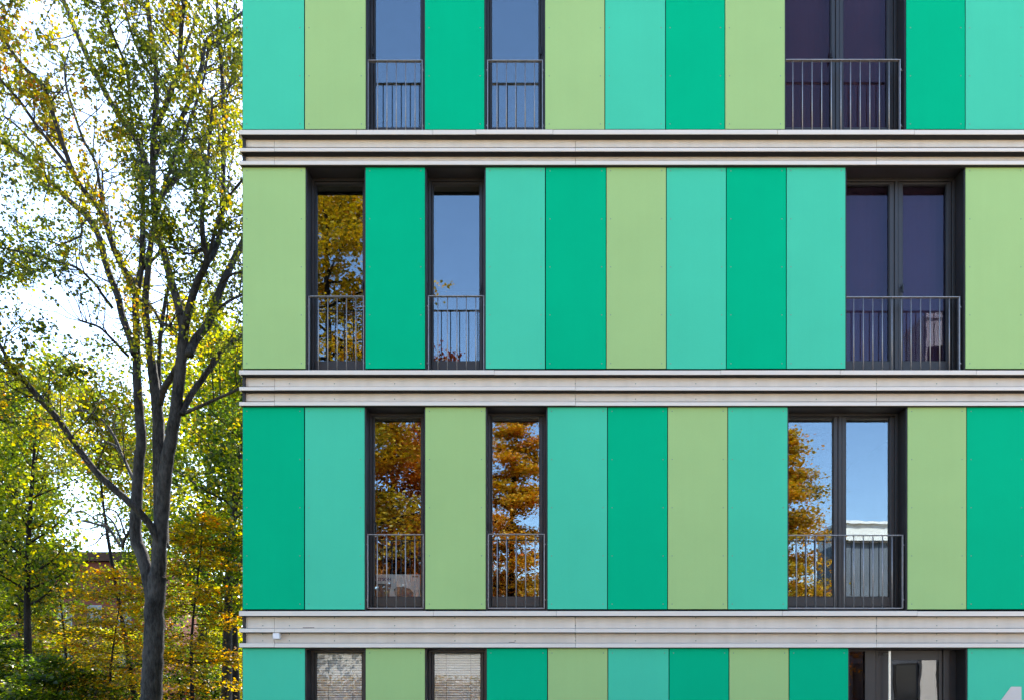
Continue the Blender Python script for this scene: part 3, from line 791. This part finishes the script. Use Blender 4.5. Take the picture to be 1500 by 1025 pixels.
for k, (px, t, H, spr, hue, lab) in enumerate([
        (20, 32, 4.4, 2.0, 0.52, 'bright green bush under the slim dark trunk'),
        (95, 36, 5.0, 2.4, 0.65, 'yellow-green bush right of the slim dark trunk'),
        (190, 38, 4.6, 2.6, 0.6, 'green bush directly behind the forked trunk'),
        (265, 34, 4.0, 2.2, .3, 'dark green bush right of the forked trunk'),
        (335, 38, 5.2, 2.4, 0.7, 'yellow-green bush low beside the building edge'),
        (-20, 27, 3.4, 2.0, .3, 'dark green spreading bush at the lower left corner'),
        (70, 24, 2.6, 1.7, .35, 'low olive green bush left of the golden beech')]):
    x, y = tp(px, t)
    tree('bush', lab, 'bush', x, y, H, spr, .3, M['wood'], M['darkbark'], .04, 8000, .11, (hue, .16), 'undergrowth bushes', seed=60 + k, limbs_n=40, clump=.5, stems=3, layered=1)

# far woodland behind everything: reads as one mass
random.seed(77)
cs, tn = [], []
for k in range(26000):
    px = random.uniform(-140, 420); t = random.uniform(70, 84)
    x, y = tp(px, t)
    top = 7.5 + 1.8 * math.sin(px * .045) + 1.1 * math.sin(px * .13 + 1)
    z = top * random.random() ** .8
    cs.append((x, y, z)); tn.append(.42 + .2 * math.sin(px * .09 + z) + random.gauss(0, .12))
holder = bpy.data.objects.new('holder', None)
far = leaves_obj('far_woodland', holder, cs, .5, np.array(tn), M['wood'])
far.parent = None; far.location = (0, 0, 0); far['kind'] = 'stuff'; far['label'] = 'far hazy green woodland behind the undergrowth'
bpy.data.objects.remove(holder)

# ---- brick building behind the wood
T1 = 58.0
bx0, by_ = tp(-70, T1); bx1, _ = tp(206, T1)
bh = empty('brick_building', ((bx0 + bx1) / 2, by_ + 5, 0), 'red brick building with dark roof glimpsed through the trees', 'building')
zr, ze = EYE + (1010 - 790) / 1200 * T1, EYE + (1010 - 822) / 1200 * T1
b = MB(); b.box(bx0, bx1, by_, by_ + 10, 0, ze, M['brick']); b.build('wall', bh)
b = MB()
b.face([(bx0 - .3, by_ - .4, ze), (bx1 + .3, by_ - .4, ze), (bx1 + .3, by_ + 5, zr), (bx0 - .3, by_ + 5, zr)], M['slate'])
b.face([(bx1 + .3, by_ + 10.4, ze), (bx0 - .3, by_ + 10.4, ze), (bx0 - .3, by_ + 5, zr), (bx1 + .3, by_ + 5, zr)], M['slate'])
b.face([(bx0 - .3, by_ + 10.4, ze), (bx0 - .3, by_ - .4, ze), (bx0 - .3, by_ + 5, zr)], M['brick']); b.face([(bx1 + .3, by_ - .4, ze), (bx1 + .3, by_ + 10.4, ze), (bx1 + .3, by_ + 5, zr)], M['brick'])
b.face([(bx0 - .3, by_ - .4, ze - .01), (bx0 - .3, by_ + 10.4, ze - .01), (bx1 + .3, by_ + 10.4, ze - .01), (bx1 + .3, by_ - .4, ze - .01)], M['slate'])
b.build('roof', bh)
for k in range(6):
    for zz in (2.6, 6.0):
        xx = bx0 + 1.2 + k * 2.1
        b = MB(); b.box(xx, xx + 1.0, by_ - .05, by_ + .05, zz, zz + 1.7, M['metalgrey']); wd = b.build('window', bh)
        b = MB(); b.box(xx + .08, xx + .92, by_ - .07, by_ - .052, zz + .08, zz + 1.62, M['darkglass']); b.build('pane', wd)

# ---- across the plaza, seen only as reflections in the glass
def rp(px, L): return (px - CX) / 1200 * (D + L), -L      # reflected photo column -> place in front of the facade
x, y = rp(478, 15)
tree('autumn_tree', 'tall golden tree mirrored in the leftmost windows', 'tree', x, y, 20.5, 3.3, 2.6, M['amber'], M['darkbark'], .22, 46000, .115, (.30, .22), 'autumn trees mirrored in the windows', seed=101, limbs_n=66, clump=.6, layered=1)
x, y = rp(575, 19)
tree('autumn_tree', 'broad rust-brown tree mirrored in the left window of the third row', 'tree', x, y, 11.6, 3.6, 1.2, M['rust'], M['darkbark'], .22, 44000, .115, (.45, .25), 'autumn trees mirrored in the windows', seed=102, limbs_n=50, clump=.8, layered=1)
x, y = rp(752, 21)
tree('autumn_tree', 'orange conifer-shaped tree mirrored in the second window of the third row', 'tree', x, y, 13.2, 3.3, 1.0, M['amber'], M['darkbark'], .2, 36000, .11, (.55, .22), 'autumn trees mirrored in the windows', seed=103, limbs_n=60, clump=.6, layered=1, cone=True)
x, y = rp(1140, 21)
tree('autumn_tree', 'golden tree mirrored in the wide window of the third row', 'tree', x, y, 12.0, 3.1, .6, M['amber'], M['darkbark'], .2, 36000, .115, (.42, .22), 'autumn trees mirrored in the windows', seed=104, limbs_n=60, clump=.7, layered=1, cone=True)
x, y = rp(640, 30)
tree('autumn_tree', 'red-tinged tree mirrored low in the second window of the second row', 'tree', x, y, 18.3, 2.5, 3, M['red'], M['darkbark'], .2, 9000, .17, (.8, .2), 'autumn trees mirrored in the windows', seed=105, limbs_n=40, clump=.7)
for k, (px, L, H, spr, hue) in enumerate([(420, 26, 9, 4.5, .5), (660, 34, 9, 4.5, .4), (860, 34, 8, 4.5, .3), (555, 30, 8.5, 4.2, .25), (745, 30, 7.5, 4, .3), (1130, 30, 8.5, 4.2, .2)]):
    x, y = rp(px, L)
    tree('autumn_tree', ['low golden tree mirrored at the far left', 'low golden tree mirrored between the two left windows', 'low golden tree mirrored near the middle', 'low dark orange tree behind the broad rust-brown one', 'low orange tree behind the conifer-shaped one', 'low golden tree behind the one in the wide window'][k], 'tree', x, y, H, spr, .6, M['rust'], M['darkbark'], .2, 12000, .2, (hue, .2), 'autumn trees mirrored in the windows', seed=110 + k, limbs_n=44, clump=.9, layered=1)

wl = empty('added_white_wall', (-6.6, -13.4, 0), 'added unseen white wall that brightens the reflections in the ground floor windows', 'wall')  # invented wall, put in to whiten the ground floor reflections
b = MB(); b.box(-14.5, 1.2, -13.52, -13.3, 0, 2.78, M['pale']); b.build('wall', wl)
b = MB(); b.box(-14.6, 1.3, -13.57, -13.25, 2.78, 2.86, M['white'], .01); b.build('coping', wl)

hd = empty('reflection_hedge', (-6.6, -12.9, 0), 'added unseen golden hedge before the white garden wall, mirrored in the ground floor windows', 'reflection_hedge')  # invented planting, limits the white reflection to the upper panes
random.seed(91); cs = []; st = MB()
for k in range(60):
    xx = -14 + k * .25; st.rod((xx, -12.95 + random.uniform(-.1, .1), 0), (xx + random.uniform(-.2, .2), -12.95, 1.7), .012, M['darkbark'], 5)
st.build('stems', hd)
for k in range(16000): cs.append((random.uniform(-14.2, .9), -12.95 + random.gauss(0, .16), .05 + (2.0 + random.gauss(0, .07)) * random.random() ** .7))
leaves_obj('foliage', hd, cs, .08, np.random.default_rng(3).normal(.35, .2, 16000), M['amber'])

# white building across the plaza
Lb = 36.0; tb = D + Lb
def wx(px): return (px - CX) / 1200 * tb
def wz(py): return EYE + (HY - py) / 1200 * tb
wb = empty('office_building', (wx(1330), -Lb - 6, 0), 'white office block with glazed front mirrored in the wide third row window', 'building')
X0, X1, yf = wx(1238), wx(1560), -Lb
b = MB()
b.box(X0, X1, yf - 4, yf, wz(790), wz(764), M['pale']); b.box(X0, X1, yf - 4, yf - .3, 0, wz(790), M['bluegrey']); b.box(wx(1354), wx(1378), yf - .3, yf + .1, 0, wz(966), M['pale']); b.build('wall', wb)
b = MB(); b.box(X0 - .2, X1, yf - 4, yf + .25, wz(764), wz(760), M['white']); b.build('roof', wb)
k = 0; xx = X0 + .8
while xx < X1 - 2:
    for z0, z1 in ((.6, 3.2), (4.2, 6.6)):
        b = MB(); b.box(xx, xx + 1.7, yf - .32, yf - .22, z0, z1, M['frame']); wd = b.build('window', wb)
        b = MB(); b.box(xx + .1, xx + 1.6, yf - .225, yf - .2, z0 + .1, z1 - .1, M['darkglass']); b.build('pane', wd)
    xx += 2.3
tw = empty('office_tower', (wx(1375), yf - 18, 0), 'pale tower mirrored low in the wide second row window', 'building')
tt = D + 52
def ux(px): return (px - CX) / 1200 * tt
def uz(py): return EYE + (HY - py) / 1200 * tt
b = MB(); b.box(ux(1361), ux(1420), -55.5, -52, 0, uz(462), M['pale']); b.build('wall', tw)
b = MB(); b.box(ux(1360), ux(1421), -55.7, -51.8, uz(462), uz(455), M['white']); b.build('roof', tw)
for k in range(5):
    zz = uz(470) - 3.0 * (k + 1)
    b = MB(); b.box(ux(1364), ux(1417), -52.06, -51.95, zz, zz + 1.2, M['slate']); b.build('window', tw)

# hide helper flags
